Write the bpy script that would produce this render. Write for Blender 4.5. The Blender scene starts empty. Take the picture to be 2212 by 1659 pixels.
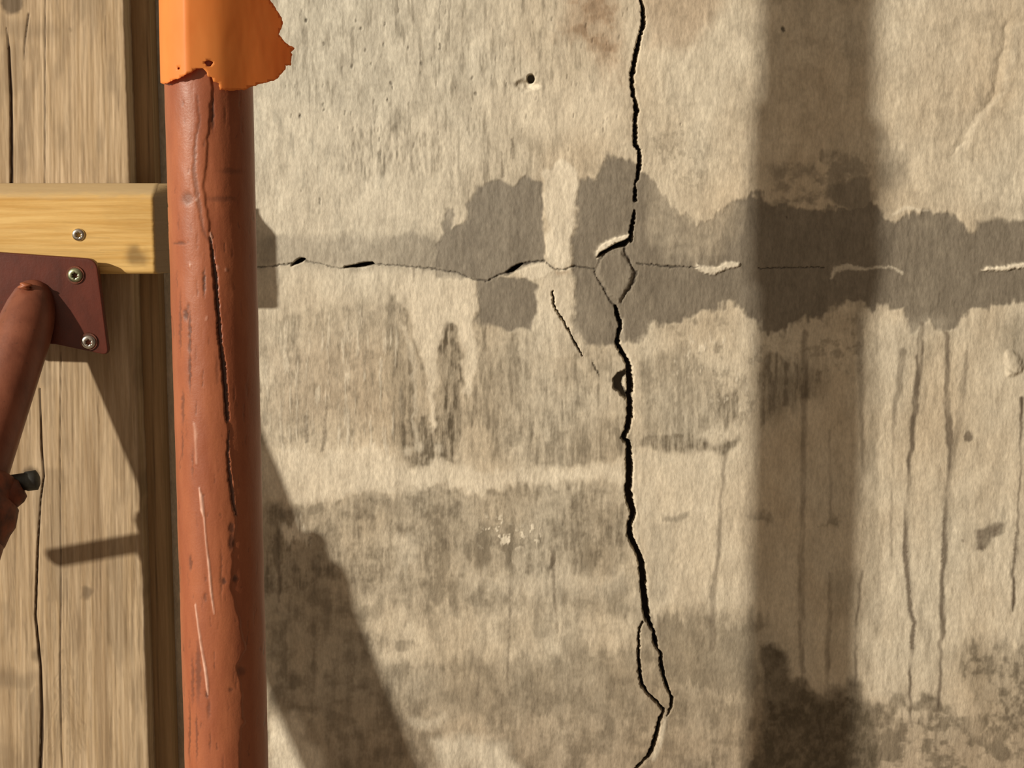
import bpy, bmesh, math
import numpy as np
from mathutils import Vector, Matrix
from mathutils.geometry import delaunay_2d_cdt

sc = bpy.context.scene
COL = sc.collection
# ------------------------------------------------------------------ camera, world, lamp, exposure
PITCH = math.radians(8.0); FPX = 3400.0
CAM = np.array([0.0, -1.5, 1.4])
cd = bpy.data.cameras.new('camera'); cam = bpy.data.objects.new('camera', cd); COL.objects.link(cam)
cd.sensor_width = 36.0; cd.lens = FPX / 2212.0 * 36.0; cd.clip_start = 0.02
cam.location = CAM; cam.rotation_euler = (math.pi / 2 - PITCH, 0, 0)
sc.camera = cam
w = bpy.data.worlds.new('world'); sc.world = w; w.use_nodes = True
bg = w.node_tree.nodes['Background']
bg.inputs[0].default_value = (1.0, 0.80, 0.60, 1)
_n = w.node_tree.nodes; _l = w.node_tree.links      # the cellar is dimmer on its right, away from the lamp
_tc = _n.new('ShaderNodeTexCoord'); _sx = _n.new('ShaderNodeSeparateXYZ'); _mr = _n.new('ShaderNodeMapRange')
_l.new(_tc.outputs['Generated'], _sx.inputs[0]); _l.new(_sx.outputs[0], _mr.inputs[0])
_mr.inputs[1].default_value = -.2; _mr.inputs[2].default_value = .75; _mr.inputs[3].default_value = .42; _mr.inputs[4].default_value = .07
_l.new(_mr.outputs[0], bg.inputs[1])
ld = bpy.data.lights.new('work_lamp', 'POINT'); lamp = bpy.data.objects.new('work_lamp', ld); COL.objects.link(lamp)
lamp.location = (-5.30, -4.20, 3.30); ld.energy = 2560.0; ld.color = (1.0, 0.915, 0.77); ld.shadow_soft_size = 0.075
sc.view_settings.view_transform = 'Standard'; sc.view_settings.look = 'None'
sc.view_settings.exposure = 0.0; sc.view_settings.gamma = 1.0; sc.view_settings.use_curve_mapping = False

# ------------------------------------------------------------------ helpers
Fv = np.array([0, math.cos(PITCH), -math.sin(PITCH)]); Uv = np.array([0, math.sin(PITCH), math.cos(PITCH)])
def W(px, py, Y):
    """point of the plane y = Y that the photograph shows at pixel px, py"""
    d = Fv + np.array([(px - 1106) / FPX, 0, 0]) + Uv * ((829.5 - py) / FPX)
    return CAM + d * ((Y - CAM[1]) / d[1])
def proj(x, y, z):
    ry = y - CAM[1]; rz = z - CAM[2]
    dep = ry * Fv[1] + rz * Fv[2]
    return 1106 + FPX * (x - CAM[0]) / dep, 829.5 - FPX * (ry * Uv[1] + rz * Uv[2]) / dep

def tag(o, label=None, cat=None, group=None, kind=None):
    if label: o['label'] = label
    if cat: o['category'] = cat
    if group: o['group'] = group
    if kind: o['kind'] = kind
    return o
def empty(name, loc=(0, 0, 0)):
    o = bpy.data.objects.new(name, None); o.location = loc; COL.objects.link(o); return o
def link(name, me, mat, parent=None):
    o = bpy.data.objects.new(name, me); COL.objects.link(o)
    if mat: me.materials.append(mat)
    if parent:
        o.parent = parent
        me.transform(Matrix.Translation(-Vector(parent.location)))
    return o
def from_bm(name, bm, mat, parent=None, smooth=True):
    bmesh.ops.recalc_face_normals(bm, faces=bm.faces)
    me = bpy.data.meshes.new(name); bm.to_mesh(me); bm.free()
    if smooth: me.shade_smooth() if hasattr(me, 'shade_smooth') else None
    return link(name, me, mat, parent)

# ---- noise and painting on vertex positions
_R = np.random.RandomState(7); TAB = _R.rand(512, 512)
def vnoise(x, y, seed=0):
    x = x + seed * 37.13; y = y + seed * 91.7
    xi = np.floor(x).astype(np.int64); yi = np.floor(y).astype(np.int64)
    fx = x - xi; fy = y - yi
    fx = fx * fx * (3 - 2 * fx); fy = fy * fy * (3 - 2 * fy)
    x0 = xi & 511; x1 = (xi + 1) & 511; y0 = yi & 511; y1 = (yi + 1) & 511
    a = TAB[y0, x0]; b = TAB[y0, x1]; c = TAB[y1, x0]; d = TAB[y1, x1]
    return (a + (b - a) * fx) * (1 - fy) + (c + (d - c) * fx) * fy
def fbm(x, y, seed=0, octv=3, gain=0.5):
    s = 0; a = 1; t = 0
    for k in range(octv):
        s = s + a * vnoise(x * 2 ** k, y * 2 ** k, seed + k * 3); t += a; a *= gain
    return s / t
def sstep(a, b, x):
    t = np.clip((x - a) / (b - a), 0, 1); return t * t * (3 - 2 * t)

class Painter:
    def __init__(s, U, V):
        s.U = U; s.V = V
        s.warp = {}
        r1 = (fbm(U / 30, V / 30, 1, 3) - .5); r2 = (fbm(U / 30, V / 30, 2, 3) - .5)
        s.warp['soft'] = (U + 26 * r1, V + 26 * r2)
        j = (fbm(U / 9, V / 45, 5, 3, .6) - .5); j2 = (fbm(U / 40, V / 40, 6, 3) - .5)
        s.warp['rag'] = (U + 16 * r1, V + 62 * j + 26 * j2)
        s.warp['damp'] = (U + 18 * r1 + 8 * (fbm(U / 7, V / 7, 10, 2) - .5), V + 19 * j + 34 * r2 + 16 * (fbm(U / 12, V / 14, 12, 2) - .5))
        k = (fbm(U / 5, V / 5, 8, 2) - .5); k2 = (fbm(U / 5, V / 5, 9, 2) - .5)
        s.warp['fine'] = (U + 5 * k, V + 5 * k2)
        s.warp['none'] = (U, V)
        s.warp['drip'] = (U + 9 * (fbm(U / 60, V / 22, 14, 3) - .5), V)
    def poly(s, pts, soft=4, warp='soft'):
        X, Y = s.warp[warp]
        p = np.array(pts, float); m = soft * 1.5 + 2
        out = np.zeros_like(s.U)
        sel = np.where((X > p[:, 0].min() - m) & (X < p[:, 0].max() + m) & (Y > p[:, 1].min() - m) & (Y < p[:, 1].max() + m))[0]
        if not len(sel): return out
        x = X[sel]; y = Y[sel]
        d2 = np.full(len(sel), 1e18); ins = np.zeros(len(sel), bool)
        n = len(p)
        for i in range(n):
            ax, ay = p[i]; bx, by = p[(i + 1) % n]
            ex, ey = bx - ax, by - ay
            t = np.clip(((x - ax) * ex + (y - ay) * ey) / (ex * ex + ey * ey + 1e-9), 0, 1)
            d2 = np.minimum(d2, (x - ax - t * ex) ** 2 + (y - ay - t * ey) ** 2)
            if ay != by:
                c = ((ay > y) != (by > y)) & (x < ex * (y - ay) / ey + ax)
                ins ^= c
        d = np.sqrt(d2) * np.where(ins, -1, 1)
        out[sel] = 1 - sstep(-soft, soft, d)
        return out
    def line(s, pts, soft=2.0, warp='none', scale=1.0):
        """pts: (x, y, width); returns coverage 0..1"""
        X, Y = s.warp[warp]; out = np.zeros_like(s.U)
        for i in range(len(pts) - 1):
            ax, ay, aw = pts[i]; bx, by, bw = pts[i + 1]
            aw *= scale; bw *= scale
            m = max(aw, bw) / 2 + soft * 2 + 2
            sel = np.where((X > min(ax, bx) - m) & (X < max(ax, bx) + m) & (Y > min(ay, by) - m) & (Y < max(ay, by) + m))[0]
            if not len(sel): continue
            x = X[sel]; y = Y[sel]; ex, ey = bx - ax, by - ay
            t = np.clip(((x - ax) * ex + (y - ay) * ey) / (ex * ex + ey * ey + 1e-9), 0, 1)
            d = np.sqrt((x - ax - t * ex) ** 2 + (y - ay - t * ey) ** 2) - (aw + (bw - aw) * t) / 2
            out[sel] = np.maximum(out[sel], 1 - sstep(-soft, soft, d))
        return out
    def blob(s, x, y, rx, ry, soft=.35, warp='soft'):
        X, Y = s.warp[warp]
        d = np.sqrt(((X - x) / rx) ** 2 + ((Y - y) / ry) ** 2)
        return 1 - sstep(1 - soft, 1 + soft, d)

def slab(name, xs, zs, yf, yb, mat, disp=None, masks=None, xwarp=None, parent=None, yback=None):
    """closed slab facing -y whose front is a dense grid (xs by zs); disp and masks work on it"""
    nx, nz = len(xs), len(zs)
    X, Z = np.meshgrid(xs, zs); X = X.ravel().copy(); Z = Z.ravel().copy(); Yf = np.full(X.size, float(yf))
    U, V = proj(X, Yf, Z)
    pt = Painter(U, V)
    att = masks(pt, X, Z) if masks else {}
    if disp is not None: Yf = Yf + disp(pt, X, Z, att)
    if xwarp is not None: X = X + xwarp(X, Z)
    idx = np.arange(nx * nz).reshape(nz, nx)
    a = idx[:-1, :-1].ravel(); b = idx[:-1, 1:].ravel(); c = idx[1:, 1:].ravel(); d = idx[1:, :-1].ravel()
    quads = np.stack([a, b, c, d], 1)
    # back rim: one vertex behind every border vertex
    border = np.concatenate([idx[0, :], idx[1:, -1], idx[-1, -2::-1], idx[-2:0:-1, 0]])
    nb = len(border); base = nx * nz
    bxv = X[border].copy()
    if yback is not None: bxv = bxv + yback(X[border], Z[border])
    co = np.concatenate([np.stack([X, Yf, Z], 1), np.stack([bxv, np.full(nb, yb), Z[border]], 1)])
    r = np.arange(nb); r2 = (r + 1) % nb
    side = np.stack([border[r], base + r, base + r2, border[r2]], 1)
    quads = np.concatenate([quads, side]).astype(np.int32)
    back = (base + np.arange(nb))[::-1].astype(np.int32)
    back = back[::1]
    me = bpy.data.meshes.new(name)
    nq = len(quads)
    me.vertices.add(len(co)); me.vertices.foreach_set('co', co.ravel())
    me.loops.add(nq * 4 + nb); me.loops.foreach_set('vertex_index', np.concatenate([quads.ravel(), back]))
    me.polygons.add(nq + 1)
    me.polygons.foreach_set('loop_start', np.concatenate([np.arange(nq) * 4, [nq * 4]]).astype(np.int32))
    me.polygons.foreach_set('loop_total', np.concatenate([np.full(nq, 4), [nb]]).astype(np.int32))
    sm = np.ones(nq + 1, bool); sm[(nx - 1) * (nz - 1):] = False
    me.polygons.foreach_set('use_smooth', sm)
    me.update(calc_edges=True)
    for k, v in att.items():
        at = me.attributes.new(k, 'FLOAT', 'POINT')
        at.data.foreach_set('value', np.concatenate([v, v[border]]).astype(np.float32))
    # hard rim between front and sides
    return link(name, me, mat, parent)

# ---- materials
class NT:
    def __init__(s, name):
        s.m = bpy.data.materials.new(name); s.m.use_nodes = True
        s.t = s.m.node_tree; s.b = s.t.nodes['Principled BSDF']
    def n(s, kind, **kw):
        o = s.t.nodes.new(kind)
        for k, v in kw.items(): setattr(o, k, v)
        return o
    def l(s, a, b): s.t.links.new(a, b)
    def attr(s, name): return s.n('ShaderNodeAttribute', attribute_name=name).outputs['Fac']
    def noise(s, scale, stretch=(1, 1, 1), detail=4, rough=.55, dist=0):
        if not hasattr(s, 'tc'): s.tc = s.n('ShaderNodeTexCoord')
        mp = s.n('ShaderNodeMapping'); mp.inputs['Scale'].default_value = stretch
        s.l(s.tc.outputs['Object'], mp.inputs[0])
        no = s.n('ShaderNodeTexNoise'); no.inputs['Scale'].default_value = scale
        no.inputs['Detail'].default_value = detail; no.inputs['Roughness'].default_value = rough
        no.inputs['Distortion'].default_value = dist
        s.l(mp.outputs[0], no.inputs['Vector']); return no.outputs['Fac']
    def remap(s, f, a, b, c, d):
        r = s.n('ShaderNodeMapRange'); r.inputs[1].default_value = a; r.inputs[2].default_value = b
        r.inputs[3].default_value = c; r.inputs[4].default_value = d; s.l(f, r.inputs[0]); return r.outputs[0]
    def mix(s, fac, a, b, mode='MIX'):
        m = s.n('ShaderNodeMix', data_type='RGBA', blend_type=mode)
        for sock, v in ((m.inputs[0], fac), (m.inputs[6], a), (m.inputs[7], b)):
            if hasattr(v, 'links') or isinstance(v, bpy.types.NodeSocket): s.l(v, sock)
            elif isinstance(v, (int, float)): sock.default_value = v
            else: sock.default_value = (*v, 1) if len(v) == 3 else v
        return m.outputs[2]
    def math(s, op, a, b):
        m = s.n('ShaderNodeMath', operation=op)
        for sock, v in ((m.inputs[0], a), (m.inputs[1], b)):
            if isinstance(v, (int, float)): sock.default_value = v
            else: s.l(v, sock)
        return m.outputs[0]
    def bump(s, h, strength=.3, dist=.001):
        b = s.n('ShaderNodeBump'); b.inputs['Strength'].default_value = strength; b.inputs['Distance'].default_value = dist
        s.l(h, b.inputs['Height']); s.l(b.outputs[0], s.b.inputs['Normal'])
    def col(s, c): s.l(c, s.b.inputs['Base Color'])
    def set(s, rough=.6, metal=0, spec=.5):
        s.b.inputs['Roughness'].default_value = rough; s.b.inputs['Metallic'].default_value = metal
        s.b.inputs['Specular IOR Level'].default_value = spec
        return s.m
def srgb(r, g, b):
    f = lambda c: (c / 255 / 12.92) if c / 255 <= .04045 else ((c / 255 + .055) / 1.055) ** 2.4
    return (f(r), f(g), f(b))

def wall_material():
    t = NT('weathered_plaster')
    grain = t.noise(420, (1, 1, .45), 3, .6)
    speck = t.noise(90, (1, 1, .35), 4, .6)
    cloud = t.noise(34, (1, 1, .5), 5, .62)
    c = t.mix(t.remap(t.noise(9, (1, 1, .7), 5), .35, .65, 0, 1), srgb(209, 199, 179), srgb(199, 184, 160))
    c = t.mix(t.attr('cool'), c, srgb(196, 192, 178))
    c = t.mix(t.attr('brown'), c, srgb(150, 120, 92))
    c = t.mix(t.attr('grime'), c, srgb(98, 88, 72))
    c = t.mix(t.attr('damp'), c, t.mix(t.attr('cool'), srgb(130, 121, 107), srgb(150, 145, 135)))
    c = t.mix(t.attr('pale'), c, srgb(226, 216, 196))
    c = t.mix(t.attr('drip'), c, srgb(98, 86, 72))
    c = t.mix(t.attr('void'), c, srgb(36, 28, 22))
    g = t.mix(1.0, c, t.mix(t.remap(grain, .3, .7, 0, 1), (.86, .86, .86), (1.12, 1.12, 1.12)), 'MULTIPLY')
    g = t.mix(1.0, g, t.mix(t.remap(speck, .35, .65, 0, 1), (.90, .895, .89), (1.08, 1.08, 1.08)), 'MULTIPLY')
    g = t.mix(1.0, g, t.mix(t.remap(cloud, .35, .65, 0, 1), (.89, .88, .87), (1.07, 1.07, 1.07)), 'MULTIPLY')
    t.col(g)
    h = t.math('ADD', t.math('MULTIPLY', grain, .5), speck)
    t.bump(h, .55, .0011)
    return t.set(.85, 0, .3)

def wood_material(name, ca, cb, dark, stretch=(1, 1, .05), mark='crack', stain=None, spec=.3, end=None):
    t = NT(name)
    g1 = t.noise(190, stretch, 5, .6, .3); g2 = t.noise(34, stretch, 4, .55, 1.2)
    fine = t.noise(900, tuple(min(1, s * 3) for s in stretch), 2)
    c = t.mix(t.remap(g1, .35, .65, 0, 1), ca, cb)
    c = t.mix(t.remap(g2, .5, .68, 0, .55), c, dark)
    if stain: c = t.mix(t.attr('stain'), c, stain)
    if end:      # weathered end grain on faces that look to +x
        ge = t.n('ShaderNodeNewGeometry'); sx = t.n('ShaderNodeSeparateXYZ'); t.l(ge.outputs['True Normal'], sx.inputs[0])
        c = t.mix(t.remap(sx.outputs[0], .5, .8, 0, 1), c, end)
    c = t.mix(t.attr(mark), c, srgb(52, 36, 22))
    c = t.mix(1.0, c, t.mix(fine, (.92, .92, .92), (1.08, 1.08, 1.08)), 'MULTIPLY')
    t.col(c); t.bump(t.math('ADD', g1, g2), .35, .0009)
    return t.set(.7, 0, spec)

M_wall = wall_material()
M_board = wood_material('weathered_board', srgb(190, 168, 138), srgb(162, 138, 106), srgb(128, 104, 76), stain=srgb(104, 88, 68))
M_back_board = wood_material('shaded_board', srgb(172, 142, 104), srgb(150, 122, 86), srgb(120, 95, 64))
M_batten = wood_material('fresh_pine', srgb(214, 178, 112), srgb(194, 152, 82), srgb(176, 130, 64), stretch=(.05, 1, 1), stain=srgb(176, 154, 118), spec=.4, end=srgb(150, 130, 104))

def paint_material():
    t = NT('red_oxide_paint')
    n = t.noise(60, (1, 1, .25), 5, .6); f = t.noise(600, (1, 1, 1), 3)
    c = t.mix(t.remap(n, .35, .65, 0, 1), srgb(156, 90, 58), srgb(140, 76, 48))
    c = t.mix(t.attr('scuff'), c, srgb(72, 42, 32))
    c = t.mix(t.attr('glint_tint'), c, srgb(232, 190, 170))  # painted glints, mixed in as a pale tint
    c = t.mix(1.0, c, t.mix(f, (.9, .9, .9), (1.1, 1.1, 1.1)), 'MULTIPLY')
    t.col(c); t.bump(t.math('ADD', n, t.math('MULTIPLY', f, .25)), .35, .0012)
    return t.set(.42, 0, .5)
M_paint = paint_material()
def dark_paint(name, ca, cb):
    t = NT(name)
    n = t.noise(45, (1, 1, .6), 5, .6); f = t.noise(500, (1, 1, 1), 3)
    c = t.mix(t.remap(n, .4, .7, 0, 1), ca, cb)
    c = t.mix(t.remap(t.noise(150, (1, 1, 1), 4), .66, .72, 0, .6), c, srgb(70, 40, 30))
    t.col(c); t.bump(t.math('ADD', n, t.math('MULTIPLY', f, .25)), .3, .001)
    return t.set(.42, 0, .4)
M_dark_paint = dark_paint('dark_red_paint', srgb(92, 40, 27), srgb(72, 30, 20))
M_tube_paint = dark_paint('faded_red_paint', srgb(126, 74, 54), srgb(100, 54, 38))
def zinc(name, a, b, rough=.32):
    t = NT(name); c = t.mix(t.noise(300, (1, 1, 1), 3), a, b); t.col(c)
    return t.set(rough, 1.0, .5)
M_zinc = zinc('zinc_plated_steel', srgb(222, 218, 210), srgb(176, 172, 165))
M_zinc_green = zinc('passivated_steel', srgb(196, 204, 170), srgb(140, 146, 120), .42)
M_grey_steel = zinc('dull_grey_steel', srgb(96, 98, 96), srgb(66, 66, 62), .6)
def rust():
    t = NT('rusty_brown_steel'); c = t.mix(t.remap(t.noise(80, (1, 1, 1), 5), .35, .65, 0, 1), srgb(120, 60, 34), srgb(74, 38, 24)); t.col(c)
    t.bump(t.noise(220), .5, .001); return t.set(.6, 0, .4)
M_rust = rust()
def plastic():
    t = NT('orange_film')
    c = t.mix(t.remap(t.noise(30, (1, 1, .5), 4), .4, .7, 0, 1), (.92, .35, .085), (.88, .29, .06))
    t.col(c); t.set(.5, 0, .35); t.bump(t.noise(28, (1, 1, .35), 3), .35, .003)
    tr = t.n('ShaderNodeBsdfTranslucent'); t.l(t.mix(1.0, c, (1.0, .5, .5), 'MULTIPLY'), tr.inputs[0])
    mx = t.n('ShaderNodeMixShader'); mx.inputs[0].default_value = .38
    t.l(t.b.outputs[0], mx.inputs[1]); t.l(tr.outputs[0], mx.inputs[2])
    t.l(mx.outputs[0], t.t.nodes['Material Output'].inputs[0])
    return t.m
M_plastic = plastic()
def concrete():
    t = NT('grey_concrete'); c = t.mix(t.noise(6, (1, 1, 1), 6), srgb(120, 110, 96), srgb(160, 148, 130)); t.col(c)
    t.bump(t.noise(60), .3, .003); return t.set(.9)
M_concrete = concrete()

def spaced(lo, a, b, hi, fine, coarse):
    l = [] if a - lo < 1e-6 else list(np.linspace(lo, a, max(2, int((a - lo) / coarse)), endpoint=False))
    m = list(np.linspace(a, b, int((b - a) / fine), endpoint=False))
    r = list(np.linspace(b, hi, max(2, int((hi - b) / coarse)) if hi - b > 1e-6 else 1))
    return np.array(l + m + r)

# ------------------------------------------------------------------ wall
CRACK = [(1386,-60,5),(1384,0,5),(1389,18,7),(1391,50,9),(1384,74,6),(1378,100,8),(1372,130,9),(1366,160,10),(1365,172,7),(1368,204,8),(1371,212,4),(1376,240,10),(1372,262,7),(1373,312,8),(1381,324,6),(1382,352,8),(1378,386,6),(1372,397,3),(1373,432,7)]
CRACK2 = [(1371,455,3),(1367,480,8),(1364,505,7),(1362,518,8)]
CRACK3 = [(1330,662,4),(1334,680,8),(1341,702,8),(1336,722,6),(1334,745,9),(1346,765,8),(1358,788,10),(1361,820,13),(1360,860,12),(1361,900,12),(1356,925,11),(1347,944,11),(1349,950,8),(1358,956,10),(1359,990,13),(1361,1020,14),(1357,1060,14),(1361,1085,15),(1369,1110,12),(1360,1138,11),(1361,1158,12),(1372,1182,12),(1384,1206,12),(1389,1240,13),(1391,1280,13),(1396,1320,14),(1399,1338,9)]
FORK_R = [(1399,1335,8),(1412,1365,6),(1417,1392,8),(1420,1400,3),(1428,1412,4),(1429,1440,7),(1438,1475,7),(1448,1500,3),(1453,1508,5),(1450,1530,5),(1441,1546,2)]
FORK_L = [(1388,1345,3),(1380,1365,3),(1380,1420,4),(1382,1450,7),(1387,1480,7),(1400,1500,5),(1420,1518,5),(1434,1534,4)]
TAIL = [(1434,1534,5),(1424,1560,7),(1418,1590,9),(1409,1618,10),(1400,1634,8),(1392,1643,3),(1378,1657,6),(1360,1680,5),(1350,1740,5)]
LENS = [(1290,556),(1296,546),(1312,538),(1330,527),(1350,519),(1362,512),(1360,520),(1352,532),(1338,534),(1322,538),(1304,548)]
FRAG_L = [(1310,546,3),(1296,560,2.5),(1285,590,2),(1292,605,3),(1305,625,4),(1318,650,3),(1330,662,4)]
FRAG_R = [(1350,530,4),(1351,550,5),(1358,560,5),(1364,575,2),(1374,588,8),(1369,606,8),(1360,624,6),(1350,634,3),(1342,655,2)]
CR_B = [(1194,631,5),(1196,655,6),(1200,668,3),(1212,686,4),(1224,706,4),(1238,730,4),(1243,742,6),(1248,752,5),(1258,770,2)]
CR_C = [(1281,785,2),(1290,801,4),(1296,812,1)]
SEAM = [(556,578,3),(600,573,3),(634,570,4),(646,562,10),(656,560,6),(668,566,2),(700,572,2),(730,580,2),(758,576,3),(775,573,9),(796,569,8),(805,571,2),(870,574,2.5),(930,580,2.5),(990,590,2),(1030,606,3),(1055,607,3),(1080,592,3),(1104,587,6),(1112,580,10),(1122,572,6),(1150,566,5),(1176,564,3)]
SEAM2 = [(1180,568,3),(1202,583,3),(1220,582,3),(1240,575,4),(1262,577,3),(1285,582,3)]
SEAM3 = [(1376,570,2),(1420,573,3),(1445,577,6),(1470,576,2),(1510,577,2)]
SEAM4 = [(1640,580,2),(1700,578,2),(1780,578,2)]
DRIP1 = [(1992,700,12),(1985,800,15),(1978,870,13),(1970,960,11),(1963,1000,9),(1962,1080,7),(1957,1130,8),(1955,1190,14),(1962,1260,12),(1966,1320,11),(1973,1345,9),(1970,1390,9),(1964,1440,7),(1966,1520,6),(1967,1570,4)]
DRIP2 = [(2046,720,10),(2046,850,12),(2050,930,16),(2056,970,18),(2056,1020,13),(2046,1080,10),(2042,1130,11),(2042,1190,9),(2034,1260,9),(2036,1300,14),(2038,1335,15),(2032,1390,9),(2030,1470,7),(2025,1510,7),(2022,1560,3),(2020,1625,4)]
DRIP3 = [(2088,760,8),(2082,840,11),(2074,900,16),(2062,960,14)]
DRIP4 = [(1950,760,16),(1944,830,14),(1936,880,10),(1931,930,6),(1928,1000,4),(1924,1200,4)]
DRIP5 = [(2208,860,8),(2203,1000,3),(2199,1110,3),(2196,1160,7),(2192,1200,9),(2190,1228,6),(2187,1240,8),(2189,1268,8),(2188,1300,9),(2187,1320,3)]
DRIP6 = [(1568,980,8),(1562,1040,8),(1556,1100,7),(1556,1150,10),(1552,1200,8),(1540,1290,14),(1540,1400,14)]
DRIP7 = [(1738,720,14),(1737,900,12),(1736,1000,16),(1732,1120,12),(1731,1300,15),(1733,1450,13)]
DRIP8 = [(1855,640,13),(1860,820,15),(1862,960,8),(1864,1060,4)]
DRIP11 = [(1795,1240,9),(1788,1400,12),(1786,1500,9)]
DRIP9 = [(1792,930,4),(1795,1100,6)]
DRIP10 = [(1862,1235,7),(1850,1340,6),(1848,1480,6)]
def wall_masks(p, X, Z):
    U, V = p.U, p.V; P = p.poly; L = p.line; B = p.blob
    st = fbm(U / 7, V / 60, 11, 4, .6)          # vertical streaks
    st2 = fbm(U / 16, V / 95, 13, 4, .6)
    mot = fbm(U / 38, V / 30, 17, 4, .6)
    mot2 = fbm(U / 11, V / 14, 19, 3, .6)
    big = fbm(U / 220, V / 220, 23, 3)
    a = {}
    # damp mortar band
    damp = np.maximum.reduce([
        P([(940,600),(940,530),(962,510),(960,452),(978,452),(984,500),(1000,480),(1010,452),(1024,438),(1036,402),(1075,392),(1112,398),(1140,385),(1168,392),(1174,440),(1176,500),(1180,566),(1120,580),(1060,604),(1000,600)], 4, 'soft'),
        P([(1026,600),(1080,596),(1140,604),(1158,620),(1166,650),(1156,690),(1148,715),(1090,712),(1032,690)], 5, 'soft'),
        P([(1238,580),(1236,520),(1244,470),(1249,390),(1290,372),(1312,335),(1344,345),(1366,350),(1384,372),(1402,372),(1430,410),(1462,452),(1500,480),(1560,460),(1590,430),(1640,420),(1700,452),(1760,455),(1830,452),(1886,430),(1905,455),(1940,478),(1990,455),(2060,470),(2106,500),(2130,485),(2230,470),(2400,470),(2400,640),(2212,640),(2150,662),(2080,680),(2056,706),(2010,700),(1964,716),(1955,672),(1880,662),(1850,648),(1800,664),(1740,690),(1705,712),(1655,714),(1632,690),(1600,662),(1562,658),(1490,690),(1410,700),(1384,742),(1330,738),(1300,738),(1262,742),(1240,722)], 7, 'damp')])
    faint = P([(560,512),(640,508),(760,512),(900,508),(960,520),(965,596),(900,584),(800,578),(700,572),(556,578)], 12, 'soft')
    lightp = P([(1410,380),(1480,400),(1560,420),(1600,450),(1590,500),(1530,560),(1450,560),(1400,500)], 26, 'rag') * (.3 + .9 * mot2)
    damp = np.clip(damp * (.92 + .16 * mot) - lightp * .5, 0, 1)
    damp = np.maximum(damp, faint * (.42 + .3 * sstep(700, 960, U)))
    # second-order darker mottling over the shadow's top
    damp = np.maximum(damp, P([(1668,360),(1700,340),(1740,355),(1800,330),(1880,345),(1896,440),(1780,470),(1670,460)], 16, 'rag') * .62 * sstep(.35, .6, mot))
    damp = np.maximum(damp, B(1930, 375, 34, 42, .5) * .55)
    damp = np.maximum(damp, P([(1780,430),(1790,390),(1885,380),(1890,440),(1840,460)], 10) * .85)
    damp = np.maximum(damp, P([(2105,540),(2108,478),(2230,470),(2400,470),(2400,560)], 8) * 1.0)
    a['damp'] = damp
    below = sstep(590, 760, V)
    # grime: streaked zones, row by row
    g = np.zeros_like(U)
    z1 = P([(556,690),(600,680),(830,640),(900,630),(1028,640),(1160,700),(1330,745),(1380,960),(1300,1005),(1120,1005),(1000,1000),(860,960),(700,960),(556,960)], 18, 'rag')
    g = np.maximum(g, z1 * (.12 + .55 * sstep(.42, .72, .5 * st + .3 * mot + .2 * mot2)))
    for q, s_ in (([(836,640),(856,640),(856,690),(890,760),(900,830),(905,990),(850,995),(838,880),(834,760)], .62),
                  ([(960,705),(985,680),(995,720),(1000,790),(996,860),(990,960),(950,960),(940,880),(945,760)], .8),
                  ([(890,700),(918,700),(914,780),(898,800)], .5),
                  ([(840,900),(1000,890),(990,1000),(900,1010),(850,980)], .75),
                  ([(1030,790),(1110,720),(1140,800),(1130,960),(1050,990),(1044,880)], .55),
                  ([(1140,960),(1280,900),(1340,900),(1350,985),(1250,1012),(1120,1005)], .52),
                  ([(1260,770),(1300,760),(1330,800),(1290,830)], .45),
                  ([(1380,780),(1480,740),(1530,800),(1560,900),(1500,945),(1380,950)], .46),
                  ([(1380,940),(1500,930),(1540,960),(1600,935),(1596,965),(1565,982),(1530,968),(1440,975),(1380,965)], .72),
                  ([(1540,800),(1560,860),(1590,840),(1610,800),(1600,900),(1570,930),(1550,900)], .75),
                  ([(1640,800),(1660,760),(1780,800),(1770,860),(1690,880),(1640,920)], .62)):
        g = np.maximum(g, P(q, 9, 'soft') * s_ * (.5 + .75 * sstep(.35, .68, .7 * st + .3 * mot2)))
    g = np.maximum(g, P([(1376,700),(1500,690),(1640,700),(1900,690),(1900,800),(1640,860),(1600,940),(1376,930)], 20, 'rag') * (.05 + .42 * sstep(.5, .7, .5 * mot2 + .5 * mot)))
    # band below the bright strip
    z2 = P([(556,1085),(640,1092),(730,1080),(790,1062),(850,1068),(900,1044),(960,1046),(1010,1072),(1090,1066),(1130,1040),(1300,1046),(1352,1046),(1366,1240),(1250,1245),(1130,1250),(1000,1245),(860,1260),(700,1260),(556,1300)], 12, 'damp')
    g = np.maximum(g, z2 * (.26 + .52 * sstep(.38, .7, .4 * mot + .35 * st + .25 * mot2)))
    for x, y, w, h, s_ in ((800,1090,22,28,.5),(860,1100,20,26,.5),(1010,1190,9,30,.7),(1040,1180,24,55,.75),(1100,1180,12,80,.75),(1105,1250,9,40,.6),(1192,1215,6,28,.8),(1270,1200,18,55,.65),(960,1220,12,55,.55),(925,1170,22,60,.4),(945,1290,24,20,.6),(905,1160,30,8,.5),(1330,1120,18,35,.5),(1325,1210,20,50,.45),(870,1390,16,14,.6),(1120,1430,18,10,.4),(1128,1430,6,30,.5),(650,1110,30,40,.5),(600,1180,12,70,.7),(680,1100,16,14,.6),(1545,1420,60,70,.42),(1660,1490,30,120,.5)):
        g = np.maximum(g, B(x, y, w, h, .45) * s_)
    z3 = P([(556,1250),(700,1250),(860,1240),(1130,1240),(1370,1230),(1400,1340),(1500,1310),(1660,1330),(1660,1760),(556,1760)], 30, 'rag')
    lift = P([(800,1300),(1100,1330),(1360,1330),(1370,1400),(1250,1400),(1100,1420),(820,1430)], 25, 'rag') * .28
    g = np.maximum(g, z3 * np.clip(.24 + .42 * sstep(.38, .68, .6 * mot + .4 * st2) - lift, 0, 1))
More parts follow.
